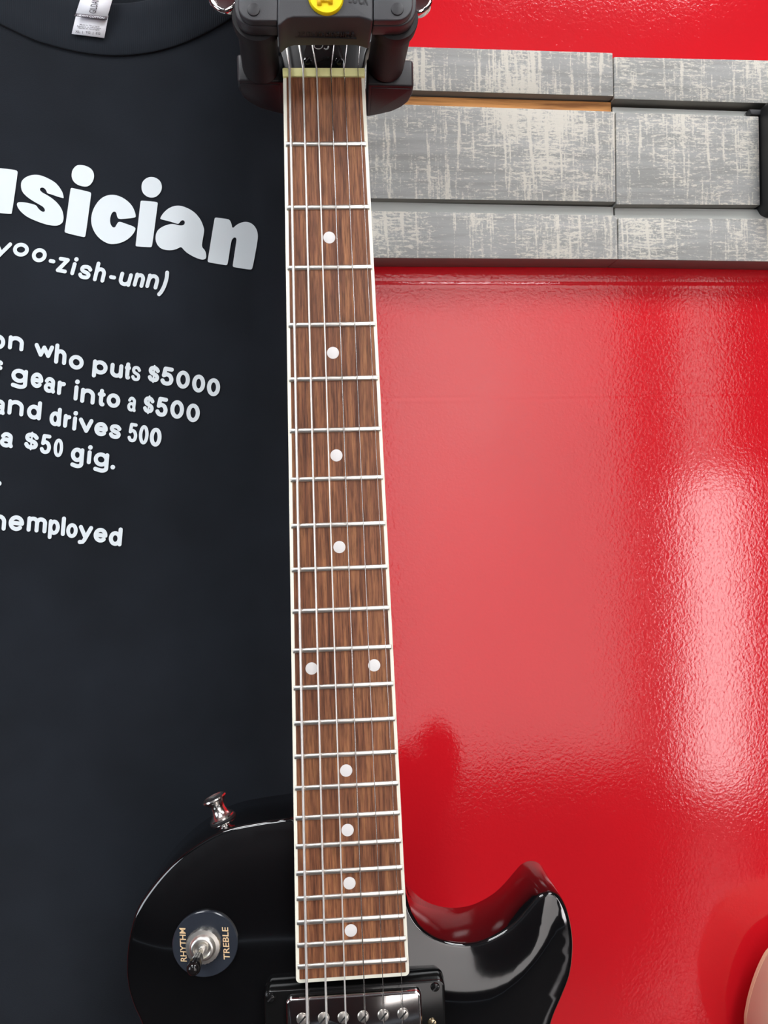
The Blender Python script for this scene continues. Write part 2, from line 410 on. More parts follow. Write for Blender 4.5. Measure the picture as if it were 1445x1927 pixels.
# large rounded headline: outlines in zoom coordinates (ox, oy, scale)
Z1_, Z2_ = (0, 280, 5.558), (240, 320, 5.161)
BIG = [
 (Z1_, [[(-420, 130), (-230, 165), (-240, 190), (-270, 480), (-250, 545), (-200, 540), (-165, 480), (-60, 200), (-20, 200), (160, 220), (184, 236), (184, 262), (126, 670), (116, 684), (-40, 668), (-80, 655), (-200, 690), (-330, 670), (-420, 590), (-450, 450)]]),
 (Z1_, [[(667, 512), (662, 518), (600, 500), (530, 475), (492, 465), (486, 438), (458, 406), (425, 406), (414, 428), (440, 457), (490, 482), (560, 528), (620, 588), (655, 650), (667, 720), (657, 772), (612, 803), (560, 806), (480, 792), (380, 757), (280, 712), (210, 652), (178, 600), (176, 570), (198, 556), (260, 560), (330, 575), (380, 590), (402, 628), (438, 658), (464, 660), (472, 640), (455, 610), (420, 588), (350, 550), (280, 502), (228, 447), (216, 380), (228, 328), (290, 283), (370, 268), (450, 283), (570, 343), (622, 400), (657, 460)]]),
 (Z1_, [[(820, 166), (900, 176), (962, 213), (987, 270), (977, 332), (942, 382), (900, 399), (830, 387), (773, 352), (746, 295), (753, 228), (783, 186)]]),
 (Z1_, [[(742, 410), (760, 410), (935, 450), (954, 462), (950, 500), (896, 905), (886, 924), (860, 922), (695, 882), (674, 870), (680, 835), (735, 430)]]),
 (Z1_, [[(1424, 712), (1400, 722), (1330, 730), (1240, 738), (1222, 705), (1217, 665), (1190, 653), (1163, 680), (1149, 740), (1155, 790), (1180, 824), (1205, 822), (1222, 785), (1245, 758), (1320, 785), (1405, 815), (1422, 840), (1380, 912), (1300, 972), (1200, 1000), (1120, 992), (1028, 932), (968, 840), (948, 740), (973, 628), (1040, 528), (1120, 483), (1210, 480), (1300, 518), (1372, 580), (1407, 645)]]),
 (Z2_, [[(205, 65), (270, 70), (322, 108), (337, 170), (317, 227), (265, 269), (200, 267), (148, 227), (131, 165), (148, 103)]]),
 (Z2_, [[(128, 300), (145, 297), (275, 308), (295, 318), (290, 350), (240, 732), (230, 749), (205, 749), (95, 743), (78, 738), (80, 712), (124, 320)]]),
 (Z2_, [[(316, 467), (345, 418), (400, 368), (470, 343), (540, 350), (640, 398), (707, 473), (742, 560), (744, 600), (727, 690), (720, 748), (757, 783), (767, 850), (747, 870), (710, 870), (640, 842), (580, 807), (545, 775), (520, 743), (480, 767), (420, 782), (330, 770), (283, 722), (268, 660), (283, 593), (330, 553), (400, 526), (450, 523), (510, 541), (548, 534), (558, 510), (547, 488), (523, 488), (500, 518), (488, 525), (430, 505), (360, 487), (322, 478)],
        [(488, 630), (528, 628), (530, 650), (506, 677), (478, 670), (466, 648)]]),
 (Z2_, [[(850, 462), (870, 462), (975, 476), (992, 486), (1008, 515), (1018, 572), (1060, 528), (1130, 500), (1197, 510), (1247, 558), (1269, 630), (1257, 720), (1215, 950), (1202, 967), (1175, 966), (1045, 946), (1020, 938), (1024, 905), (1055, 700), (1059, 668), (1045, 653), (1025, 660), (1006, 690), (974, 908), (963, 924), (940, 922), (795, 899), (776, 888), (782, 855), (842, 482)]]),
]
def inside(p, poly):
    c = False; n = len(poly)
    for i in range(n):
        a, b = poly[i], poly[(i + 1) % n]
        if (a.y > p[1]) != (b.y > p[1]) and p[0] < (b.x - a.x) * (p[1] - a.y) / (b.y - a.y) + a.x: c = not c
    return c
def big_print():
    vs = []; fs = []
    for (ox, oy, sc), loops in BIG:
        L = [chaikin([(ox + x / sc, oy + y / sc) for x, y in l], 2) for l in loops]
        pts = [Vector(p) for l in L for p in l]; edges = []; k = 0
        for l in L:
            edges += [(k + i, k + (i + 1) % len(l)) for i in range(len(l))]; k += len(l)
        x0 = min(p.x for p in pts); x1 = max(p.x for p in pts); y0 = min(p.y for p in pts); y1 = max(p.y for p in pts)
        x = x0
        while x < x1:
            y = y0
            while y < y1:
                q = (x, y)
                if inside(q, L[0]) and min((Vector(q) - p).length for p in pts) > 2.5: pts.append(Vector(q))
                y += 7
            x += 7
        rv, _, rf, *_ = delaunay_2d_cdt([p.to_2d() for p in pts], edges, [], 2, 1e-5)
        b = len(vs); vs += [on_shirt(p.x, p.y, .0006) - SO for p in rv]; fs += [tuple(b + i for i in f) for f in rf]
    o = raw('headline_print', vs, fs, MPRINT, shirt, smooth=True); o['label'] = 'large white headline letters'
big_print()

# rounded stroke lettering for the smaller lines
def arc(cx, cy, rx, ry, a0, a1, n=16): return [(cx + rx * math.cos(math.radians(a0 + (a1 - a0) * i / n)), cy + ry * math.sin(math.radians(a0 + (a1 - a0) * i / n))) for i in range(n + 1)]
def sm(*p): return [(v.x, v.y) for v in spline([(a, b, 0) for a, b in p], False, 6)]
SS = sm((1, .80), (.80, .95), (.5, 1), (.15, .93), (.05, .74), (.2, .58), (.5, .5), (.82, .41), (.97, .25), (.85, .06), (.5, 0), (.18, .04), (0, .2))
G = {
 'o': [arc(.5, .5, .5, .5, 90, 450, 28)], '0': [arc(.5, .5, .5, .5, 90, 450, 28)],
 'n': [[(0, 0), (0, 1)], [(0, .5)] + arc(.5, .55, .5, .45, 170, 0) + [(1, 0)]],
 'h': [[(0, 0), (0, 1)], [(0, .38)] + arc(.5, .40, .5, .28, 170, 0) + [(1, 0)]],
 'm': [[(0, 0), (0, 1)], [(0, .6)] + arc(.25, .68, .25, .32, 170, 0) + [(.5, 0)], [(.5, .6)] + arc(.75, .68, .25, .32, 170, 0) + [(1, 0)]],
 'u': [[(0, 1)] + arc(.5, .42, .5, .42, 180, 350) + [(1, .5)], [(1, 1), (1, 0)]],
 'w': [[(0, 1), (.26, 0)], [(.26, 0), (.5, .85)], [(.5, .85), (.75, 0)], [(.75, 0), (1, 1)]],
 'v': [[(0, 1), (.5, 0)], [(.5, 0), (1, 1)]],
 'y': [[(0, 1), (.5, .36)], [(1, 1), (.42, .16)] + [(.28, .03), (0, 0)]],
 'p': [[(0, 0), (0, 1)], arc(.5, .64, .5, .36, 180, 540, 28)],
 'g': [arc(.48, .685, .48, .315, 0, 360, 28), [(1, 1), (1, .2)] + arc(.55, .18, .45, .18, 0, -110) + [(.02, .06)]],
 'd': [arc(.48, .36, .48, .36, 0, 360, 28), [(1, 0), (1, 1)]],
 'e': [[(0, .5), (1, .5)], arc(.5, .5, .5, .5, 0, 315, 26)],
 'a': [sm((.08, .80), (.3, .97), (.6, .98), (.88, .84), (.92, .6), (.9, .2), (1, 0)), arc(.45, .27, .45, .27, 0, 360, 24)],
 'r': [[(0, 0), (0, 1)], sm((0, .55), (.3, .86), (1, .92))],
 'i': [[(.35, 0), (.45, .66)], [(.62, .985), (.66, .995)]],
 'l': [[(.5, 0), (.5, 1)]],
 't': [sm((.5, 1), (.42, .6), (.40, .2), (.62, .02), (1, 0)), [(-.12, .74), (1.12, .74)]],
 'f': [sm((1, .95), (.72, 1), (.5, .88), (.45, .6), (.45, 0)), [(.05, .62), (.95, .62)]],
 's': [SS], '$': [[(x, .11 + y * .78) for x, y in SS], [(.48, -.02), (.52, 1.02)]],
 '5': [[(.95, 1), (.25, 1)], [(.25, 1), (.12, .54)], sm((.12, .54), (.45, .63), (.82, .55), (1, .32), (.86, .08), (.5, 0), (.18, .04), (0, .17))],
 'z': [[(0, 1), (1, 1)], [(1, 1), (0, 0)], [(0, 0), (1, 0)]],
 '-': [[(0, .5), (1, .5)]], ')': [sm((.85, 1), (1, .75), (.85, .42), (.45, .15), (0, 0))], '.': [[(.45, .5), (.55, .5)]],
}
R1, R2, R3, R4, R5, R6, R7 = (0, 610, 6.568), (200, 640, 6.283), (0, 720, 6.568), (140, 740, 7.605), (0, 800, 6.283), (0, 950, 6.02), (0, 440, 4.379)
LINES = [
 ('pronunciation_print', 7.2, .18, .18, [(R7, 'y', -80, 100, 55, 228), (R7, 'o', 97, 248, 70, 195), (R7, 'o', 253, 395, 115, 242), (R7, '-', 397, 460, 205, 248), (R7, 'z', 460, 575, 192, 328), (R7, 'i', 570, 655, 192, 348),
   (R7, 's', 640, 765, 253, 382), (R7, 'h', 765, 890, 232, 405), (R7, '-', 895, 960, 338, 380), (R7, 'u', 970, 1095, 315, 438), (R7, 'n', 1093, 1203, 322, 447), (R7, 'n', 1197, 1320, 330, 460), (R7, ')', 1295, 1398, 305, 520)]),
 ('definition_print', 7.7, .17, .06, [(R1, 'o', -112, 70, 122, 318), (R1, 'n', 97, 300, 142, 333), (R1, 'w', 428, 668, 238, 420), (R1, 'h', 668, 832, 242, 505), (R1, 'o', 845, 1040, 375, 570), (R1, 'p', 1135, 1335, 440, 680),
   (R2, 'u', 40, 202, 272, 452), (R2, 't', 213, 293, 262, 470), (R2, 's', 293, 412, 302, 490), (R2, '$', 487, 637, 280, 524), (R2, '5', 637, 803, 312, 547), (R2, '0', 820, 995, 355, 583), (R2, '0', 1008, 1175, 402, 628), (R2, '0', 1183, 1352, 445, 672)]),
 ('definition_print', 7.7, .17, .06, [(R1, 'f', -85, 38, 440, 680), (R1, 'g', 130, 347, 545, 808), (R1, 'e', 373, 540, 592, 797), (R1, 'a', 537, 692, 648, 858), (R1, 'r', 703, 815, 698, 885), (R3, 'i', 898, 992, -40, 228), (R3, 'n', 990, 1180, 68, 270), (R3, 't', 1203, 1305, 75, 297),
   (R4, 'o', 455, 663, -5, 218), (R4, 'a', 752, 890, 45, 270), (R4, '$', 978, 1150, 15, 318), (R4, '5', 1155, 1345, 50, 345), (R2, '0', 750, 925, 705, 938), (R2, '0', 940, 1112, 745, 978)]),
 ('definition_print', 7.7, .15, .06, [(R3, 'a', -80, 70, 203, 400), (R3, 'n', 90, 300, 210, 415), (R3, 'd', 328, 520, 215, 465), (R3, 'd', 607, 765, 300, 545), (R3, 'r', 778, 882, 388, 565), (R3, 'i', 885, 968, 350, 598), (R3, 'v', 975, 1155, 435, 628), (R3, 'e', 1160, 1337, 482, 670),
   (R4, 's', 492, 675, 440, 660), (R4, '5', 757, 910, 422, 708), (R4, '0', 915, 1070, 452, 740), (R4, '0', 1070, 1255, 488, 772)]),
 ('definition_print', 7.7, .14, .06, [(R5, 'a', -5, 163, 78, 272), (R5, '$', 282, 462, 63, 314), (R5, '5', 468, 612, 105, 347), (R5, '0', 628, 753, 156, 384), (R5, 'g', 828, 998, 262, 515), (R5, 'i', 1018, 1100, 236, 466), (R5, 'g', 1098, 1292, 318, 568), (R5, '.', 1302, 1364, 470, 524)]),
 ('definition_print', 7.7, .1, .0, [(R5, '.', -38, 20, 662, 716)]),
 ('definition_print', 7.7, .10, .06, [(R6, 'n', -95, 75, 105, 292), (R6, 'e', 92, 278, 115, 302), (R6, 'm', 300, 537, 133, 320), (R6, 'p', 540, 682, 165, 395), (R6, 'l', 690, 746, 132, 355), (R6, 'o', 745, 885, 205, 380), (R6, 'y', 880, 1055, 230, 455), (R6, 'e', 1055, 1222, 258, 432), (R6, 'd', 1228, 1390, 248, 470)]),
]
def ribbon(pts, w, vs, fs, lift, close=False):
    pts = [Vector(p).to_2d() for p in pts]; q = [pts[0]]
    for a, b in zip(pts, pts[1:]):                       # resample so that it can follow the cloth
        k = max(1, int((b - a).length / 4)); q += [a.lerp(b, (i + 1) / k) for i in range(k)]
    pts = q; n = len(pts); r = w / 2; L = []; R = []
    for i, p in enumerate(pts):
        a, b = pts[max(i - 1, 0)], pts[min(i + 1, n - 1)]
        if close and i in (0, n - 1): a, b = pts[-2], pts[1]
        d = (b - a); d = d.normalized() if d.length > 1e-6 else Vector((1, 0)); m = Vector((-d.y, d.x)); L.append(p + m * r); R.append(p - m * r)
    b0 = len(vs)
    for p in L + R: vs.append(on_shirt(p.x, p.y, lift) - SO)
    for i in range(n - 1): fs.append((b0 + i, b0 + i + 1, b0 + n + i + 1, b0 + n + i))
    if not close:
        for c, d in ((pts[0], pts[0] - pts[1]), (pts[-1], pts[-1] - pts[-2])):
            d = d.normalized(); m = Vector((-d.y, d.x)); k0 = len(vs)
            ring = [c + (m * math.cos(t) + d * math.sin(t)) * r for t in [PI * k / 8 for k in range(9)]]
            for p in ring: vs.append(on_shirt(p.x, p.y, lift) - SO)
            fs.append(tuple(range(k0, k0 + 9)))
def stroke_prints():
    for name, w, slope, slant, glyphs in LINES:
        vs = []; fs = []; k = 0
        for (ox, oy, sc), ch, u0, u1, v0, v1 in glyphs:
            x0, x1, yt, yb = ox + u0 / sc, ox + u1 / sc, oy + v0 / sc, oy + v1 / sc
            h = yb - yt; cx = (x0 + x1) / 2; ww = min(w, .31 * (x1 - x0)) if ch in 'aesg$05odp' else w
            sl = slant * h if ch not in 'vw.' else 0; sy = slope * (x1 - x0) * .5 if ch not in '.)' else 0
            ax0, ax1 = x0 + ww / 2, x1 - ww / 2 - sl
            if ch == 'l': ax0 = ax1 = (ax0 + ax1) / 2
            at_, ab_ = yt + ww / 2 + sy * .5, yb - ww / 2 - sy * .5
            if ch in '-': at_ = ab_ = (yt + yb) / 2
            for st in G[ch]:
                pp = [(ax0 + gx * (ax1 - ax0) + gy * sl, ab_ + gy * (at_ - ab_) + slope * (ax0 + gx * (ax1 - ax0) - cx)) for gx, gy in st]
                wd = ww * (.45 if (ch == '$' and len(st) == 2) else 1.12 if ch == '.' or (ch == 'i' and st[0][1] > .9) else 1)
                k += 1; ribbon(pp, wd, vs, fs, .0005 + .00001 * (k % 9), (Vector(pp[0]) - Vector(pp[-1])).length < 1e-3)
        raw(name, vs, fs, MPRINT, shirt, smooth=True)
stroke_prints()
# neck label turned out over the collar
def label_part():
    def Q(u, v, l): return on_shirt(110 + u / 12.04, v / 12.04, l) - SO
    def sheet(name, pts, lift, m, par, thick=.0004):
        f = [Q(u, v, lift) for u, v in pts]; return prism(name, f, [p + Vector((0, thick, 0)) for p in f], m, par)
    low = sheet('neck_label', [(408, 300), (1130, 345), (1035, 857), (298, 762)], .0045, MTAG, shirt); low['label'] = 'white woven label'
    sheet('label_flap', [(560, -220), (1272, -200), (1110, 375), (395, 298)], .0075, MTAG, low)
    sheet('label_band', [(397, 300), (1110, 376), (1092, 445), (358, 358)], .0074, MBAND, low)['label'] = 'grey band'
    def put(s, u0, v0, u1, v1, du, dv, lift, m):
        o = Q(u0, v0, lift); text_on('label_print', s, o, Q(u1, v1, lift) - o, Q(u0 + du, v0 + dv, lift) - o, m, low)
    put('GILDAN', 842, 312, 925, -30, -155, -24, .0080, MINK)
    put('HEAVY COTTON', 430, 362, 1035, 428, 8, -38, .0079, MTAG)
    put('Made in Nicaragua', 480, 570, 930, 612, 4, -30, .0049, MINK)
    put('Fabrique au Nicaragua', 420, 606, 965, 658, 4, -30, .0049, MINK)
    put('Hecho en Nicaragua', 440, 645, 930, 692, 4, -30, .0049, MINK)
    put('XL  |  TG  |  EG', 380, 735, 945, 785, 6, -48, .0049, MINK)
label_part()

# ------------------------------------------------------------------ the electric guitar
RG = rot(-.03297816, -.05864063, -.03215566); TG = Vector((-.03118901, -.22587408, .39941014))
GW = CW @ RG                                             # guitar (u right, v down, n away) -> world
gx, gz, gy = GW @ Vector((1, 0, 0)), GW @ Vector((0, -1, 0)), GW @ Vector((0, 0, 1))
GO = CAM + CW @ TG
GM = Matrix(((gx.x, gy.x, gz.x, GO.x), (gx.y, gy.y, gz.y, GO.y), (gx.z, gy.z, gz.z, GO.z), (0, 0, 0, 1)))
GI = GM.inverted(); CL = GI @ CAM; RL = GI.to_3x3()
def gl(px, py, h):                                       # photograph pixel -> guitar-local point at height h behind the fretboard face
    d = RL @ ray(px, py); return CL + d * ((h - CL.y) / d.y)
g = empty('electric_guitar', (0, 0, 0), 'black electric guitar with rosewood neck hanging in front of the t-shirt', 'guitar')
g.matrix_world = GM
V3 = lambda u, v, h=0: Vector((u, h, -v))
SC = .6285
def fv(n): return SC * (1 - 2 ** (-n / 12))
VE = .4605
def hw(v): return (.0424 + (.0565 - .0424) * v / .452) / 2
def board_outline(inset, endin, n=6, r=.0022):
    h0, h1 = hw(0) - inset, hw(VE) - inset; ve = VE - endin; r = max(.0004, r - inset)
    p = [(-h0, 0), (h0, 0)]
    for k in range(n + 1): a = PI / 2 * k / n; p.append((h1 - r + r * math.cos(a), ve - r + r * math.sin(a)))
    for k in range(n + 1): a = PI / 2 + PI / 2 * k / n; p.append((-h1 + r + r * math.cos(a), ve - r + r * math.sin(a)))
    return p
ol = board_outline(0, 0)
bd = prism('binding', [V3(u, v, .0002) for u, v in ol], [V3(u, v, .0060) for u, v in ol], MCREAM, g, .0005, 2); bd['label'] = 'cream binding'
oi = board_outline(.0018, .0021)
fb = prism('fretboard', [V3(u, v, 0) for u, v in oi], [V3(u, v, .0030) for u, v in oi], MROSE, g); fb['label'] = 'brown rosewood fretboard'
nl, nr = gl(532.5, 126, -.0008), gl(686, 128.2, -.0008)
box('nut', (-.0213, -.0009, .0002), (.0213, .006, .0047), MNUT, g, .0005)['label'] = 'ivory nut'
def fret(n):
    v = fv(n); L = hw(v) - .0010; bm = bmesh.new(); prof = [(-.00130, .0002), (-.00122, -.0004), (-.0008, -.00082), (0, -.0010), (.0008, -.00082), (.00122, -.0004), (.00130, .0002)]
    rings = []
    for x, s in ((-L, .55), (-L + .0011, 1), (L - .0011, 1), (L, .55)): rings.append([bm.verts.new(V3(x, v + a, b * s if b < 0 else b)) for a, b in prof])
    for a, b in zip(rings, rings[1:]):
        for i in range(len(prof) - 1): bm.faces.new((a[i], a[i + 1], b[i + 1], b[i]))
    bm.faces.new(rings[0]); bm.faces.new(list(reversed(rings[-1])))
    from_bm('fret', bm, MNICKEL, g, auto=50)
for n in range(1, 23): fret(n)
for px, py in ((619.5, 447), (626.5, 664), (633, 857), (638.5, 1029.5), (586.3, 1258), (704, 1252), (651.3, 1450), (654, 1562), (657.5, 1662), (660.2, 1751)):
    lathe('position_dot', [(.0031, .0004), (.0031, -.00006), (.0028, -.00012), (0, -.00012)], gl(px, py, 0), (0, 1, 0), MPEARL, g, 28)
# neck
def neck():
    vs = []; fs = []; NV = [0, .02, .06, .12, .2, .3, .36, .40, .43]; seg = 20
    for v in NV:
        w = hw(v) - .0001; dpt = .0135 + .004 * v / .4
        for k in range(seg + 1):
            a = PI * k / seg; c, s = math.cos(a), math.sin(a)
            vs.append(V3(w * (abs(c) ** .85) * (1 if c > 0 else -1), v, .0055 + dpt * s ** .9))
    k_ = seg + 1
    for i in range(len(NV) - 1):
        for k in range(seg): fs.append((i * k_ + k, i * k_ + k + 1, (i + 1) * k_ + k + 1, (i + 1) * k_ + k))
        fs.append((i * k_, (i + 1) * k_, (i + 1) * k_ + seg, i * k_ + seg))
    fs.append(tuple(range(k_))); fs.append(tuple(range((len(NV) - 1) * k_, len(NV) * k_)))
    raw('neck', vs, fs, MBACKLAC, g, auto=50)
neck()
# body: carved top inside the rim
TOP, DROP, BACK = .0110, .0032, .0560
PX = [(552, 1541), (520, 1543), (480, 1549), (440, 1557), (400, 1572), (350, 1604), (312, 1638), (280, 1676), (256, 1714), (243, 1758), (237, 1802), (238, 1850), (249, 1892), (266, 1930)]
PXR = [(1040, 1922), (1058, 1878), (1073, 1838), (1079, 1795), (1078, 1758), (1070, 1718), (1058, 1692), (1045, 1681), (1030, 1679), (1014, 1686), (1000, 1701), (975, 1730), (950, 1751), (915, 1769), (880, 1776), (845, 1773), (815, 1762), (792, 1744), (777, 1722), (769, 1700), (762, 1678), (735, 1640), (680, 1600), (610, 1560)]
RIM = TOP + DROP
Lp = [gl(x, y, RIM) for x, y in PX]; Rp = [gl(x, y, RIM) for x, y in PXR]
low = [(-.1030, .5005), (-.0975, .525), (-.0935, .545), (-.0925, .565), (-.098, .605), (-.130, .650), (-.146, .695), (-.140, .740), (-.112, .780), (-.065, .803), (.005, .810), (.075, .803), (.122, .780), (.150, .740), (.156, .695), (.141, .650), (.110, .605), (.098, .565), (.0965, .540), (.0985, .515)]
outline = spline([(p.x, -p.z, 0) for p in Lp] + [(a, b, 0) for a, b in low] + [(p.x, -p.z, 0) for p in Rp], True, 5)
outline = [Vector((p.x, p.y)) for p in outline]
def area(l): return sum(a.x * b.y - b.x * a.y for a, b in zip(l, l[1:] + l[:1])) / 2
def offset(l, d):
    s = 1 if area(l) > 0 else -1; n = len(l); o = []
    for i in range(n):
        t = (l[(i + 1) % n] - l[i - 1]).normalized(); o.append(l[i] + Vector((-t.y, t.x)) * d * s)
    return o
def dist(p, l):
    b = 9
    for i in range(len(l)):
        a, c = l[i], l[(i + 1) % len(l)]; ac = c - a; t = max(0, min(1, (p - a).dot(ac) / max(ac.length_squared, 1e-12))); b = min(b, (a + ac * t - p).length)
    return b
def carve(d): return TOP + DROP * math.exp(-(d / .016) ** 1.6)
def body():
    n = len(outline); loops = [(offset(outline, .0022), None), (offset(outline, .0011), RIM + .0002), (offset(outline, .0004), RIM + .0008), (outline, RIM + .0020), (outline, BACK - .0025), (offset(outline, .0010), BACK - .0006), (offset(outline, .0030), BACK)]
    inner = loops[0][0]; pts = list(inner); edges = [(i, (i + 1) % n) for i in range(n)]
    x0 = min(p.x for p in inner); x1 = max(p.x for p in inner); y0 = min(p.y for p in inner); y1 = max(p.y for p in inner); st = .005
    y = y0; r = 0
    while y < y1:
        x = x0 + (st / 2 if r % 2 else 0)
        while x < x1:
            q = Vector((x, y))
            if inside(q, inner) and dist(q, inner) > .0028: pts.append(q)
            x += st
        y += st * .87; r += 1
    rv, re, rf, ov, *_ = delaunay_2d_cdt(pts, edges, [], 1, 1e-7)
    bm = bmesh.new(); v = []
    for p in rv:
        d = dist(p, outline); v.append(bm.verts.new(V3(p.x, p.y, carve(d))))
    for f in rf: bm.faces.new([v[i] for i in f])
    idx = {}
    for k, src in enumerate(ov):
        for s_ in src:
            if s_ < n: idx[s_] = v[k]
    prev = [idx[i] for i in range(n)]
    for l, h in loops[1:]:
        cur = [bm.verts.new(V3(p.x, p.y, h)) for p in l]
        for i in range(n): bm.faces.new((prev[i], prev[(i + 1) % n], cur[(i + 1) % n], cur[i]))
        prev = cur
    bm.faces.new(prev)
    from_bm('body', bm, MBLACK, g, auto=50)
body()
# headstock, tilted back
HS = math.radians(13)
def hp(u, v, h=0):                                        # v negative = up the headstock
    return V3(u, v * math.cos(HS), .0035 - v * math.sin(HS) + h)
half = [(.0208, 0), (.0212, -.012), (.0235, -.022), (.0300, -.034), (.0345, -.048), (.0362, -.075), (.0350, -.110), (.0355, -.140), (.0395, -.165), (.0400, -.174), (.030, -.182), (.018, -.185), (.008, -.181), (0, -.176)]
hl = [(u, v) for u, v in half] + [(-u, v) for u, v in reversed(half[:-1])]
hl = [(p.x, p.y) for p in spline([(a, b, 0) for a, b in hl], False, 3)]
prism('headstock', [hp(u, min(v, 0)) for u, v in hl], [hp(u, min(v, 0), .0145) for u, v in hl], mat('black_headstock_lacquer', (.004, .004, .0045), .3, spec=.3), g, .0006, 2)
tr = [(-.0105, -.006), (.0105, -.006), (.0110, -.014), (.0075, -.028), (.0035, -.040), (0, -.045), (-.0035, -.040), (-.0075, -.028), (-.0110, -.014)]
cov = prism('truss_rod_cover', [hp(u, v, -.0016) for u, v in tr], [hp(u, v, -.0001) for u, v in tr], MRING, g, .0004, 2)
def on_head(px, py, h):
    d = RL @ ray(px, py); o = hp(0, 0, h); nrm = V3(0, -math.sin(HS), -math.cos(HS)); nrm = Vector((0, -math.cos(HS), -math.sin(HS)))
    nrm = (hp(0, 0, 1) - hp(0, 0, 0)); return CL + d * ((o - CL).dot(nrm) / d.dot(nrm))
HN = hp(0, 0, -1) - hp(0, 0, 0)
def screw(name, org, d, r, m, parent, slot=True):
    s = lathe(name, [(r, -.0006), (r, .0002), (r * .85, .0009), (r * .45, .0012), (0, .0013)], org, d, m, parent, 24)
    if slot:
        u, w, dd = frame_of(d); a = (u * .7 + w * .7); b = dd.cross(a); o = Vector(org) + dd * .00135; bm = bmesh.new()
        q = [o + a * (r * .8) + b * (r * .13), o - a * (r * .8) + b * (r * .13), o - a * (r * .8) - b * (r * .13), o + a * (r * .8) - b * (r * .13)]
        prism_bm(bm, q, [p - dd * .0006 for p in q]); bm2 = s.data
        k = len(bm2.materials); t = bmesh.new(); t.from_mesh(bm2); bmesh.ops.recalc_face_normals(bm, faces=bm.faces)
        vv = [t.verts.new(v.co) for v in bm.verts]; bm.verts.index_update()
        for f in bm.faces: nf = t.faces.new([vv[v.index] for v in f.verts]); nf.material_index = 1
        t.to_mesh(bm2); t.free(); bm.free(); bm2.materials.append(MFRAME)
    return s
for px, py in ((578.5, 115), (638, 115.5)): screw('cover_screw', on_head(px, py, -.0016), HN, .0021, MRING, cov)
def script_mark():                                        # what shows of the white script on the cover
    for pts, r in (([(591, 85), (592, 89), (597, 92), (603, 91.5), (607, 87), (607, 84)], .00022), ([(609.5, 91), (613, 93.2), (617, 91), (618, 87)], .00042)):
        tube('cover_lettering', [on_head(x, y, -.0018) for x, y in [(v.x, v.y) for v in spline([(a, b, 0) for a, b in pts], False, 4)]], r, MWHITE, cov, 6)
script_mark()
POST = {0: (-.0245, -.046), 1: (-.0235, -.086), 2: (-.0225, -.126), 3: (.0225, -.126), 4: (.0235, -.086), 5: (.0245, -.046)}
for k, (u, v) in POST.items():
    s = -1 if u < 0 else 1
    lathe('tuner_post', [(.0050, -.001), (.0050, .0012), (.0042, .0016), (.0031, .0018), (.0028, .008), (.0031, .0105), (.0022, .0110), (0, .0110)], hp(u, v), HN, MCHROME, g, 24)
    c = hp(s * .0535, v - .0145, .0085); bo = []
    for q in range(24):
        a = 2 * PI * q / 24; bo.append((.0085 * math.cos(a) * (1 + .12 * math.cos(2 * a)), .0100 * math.sin(a)))
    ax = hp(1, 0) - hp(0, 0); bx = hp(0, -1) - hp(0, 0)
    tb = prism('tuner_button', [c + ax * a * .9 + bx * b + HN * .0032 for a, b in bo], [c + ax * a * .9 + bx * b - HN * .0032 for a, b in bo], MCHROME, g, .0018, 3)
    tube('tuner_shaft', [hp(s * .034, v - .0145, .0085), hp(s * .047, v - .0145, .0085)], .0021, MCHROME, tb, 12)
# strings
GA = [.00062, .00048, .00036, .00026, .00019, .00014]
SX0 = [545, 570.7, 596.4, 623, 648, 674]; SX1 = [577, 612.6, 648.6, 685, 720.4, 756]
for k in range(6):
    a = gl(SX0[k], 141, -.0016); b = gl(SX1[k], 1850, -.0034); d = b - a; br = a + d * ((.6285 + a.z) / -(d.z)); br = a + d * ((-.6285 - a.z) / d.z)
    ta = br + Vector((0, .006, -.045)); nt = a + d * ((.0035 - a.z) / d.z); po = hp(*POST[k]) + HN * .006; po.x += -.0024 if k > 2 else .0024
    tube('string', [po, nt, br, ta], GA[k] * 1.08, MSTRINGW if k < 3 else MSTRINGP, g, 10)
# bridge, tailpiece and the second pickup lie below the picture's edge
box('bridge', (-.040, -.0040, -.6345), (.040, .0060, -.6225), MCHROME, g, .002)
for s in (-1, 1): lathe('bridge_post', [(.004, -.004), (.004, .011), (0, .011)], (s * .037, .0075, -.6285), (0, -1, 0), MCHROME, g, 16)
box('tailpiece', (-.044, -.0002, -.680), (.044, .0098, -.668), MCHROME, g, .004)
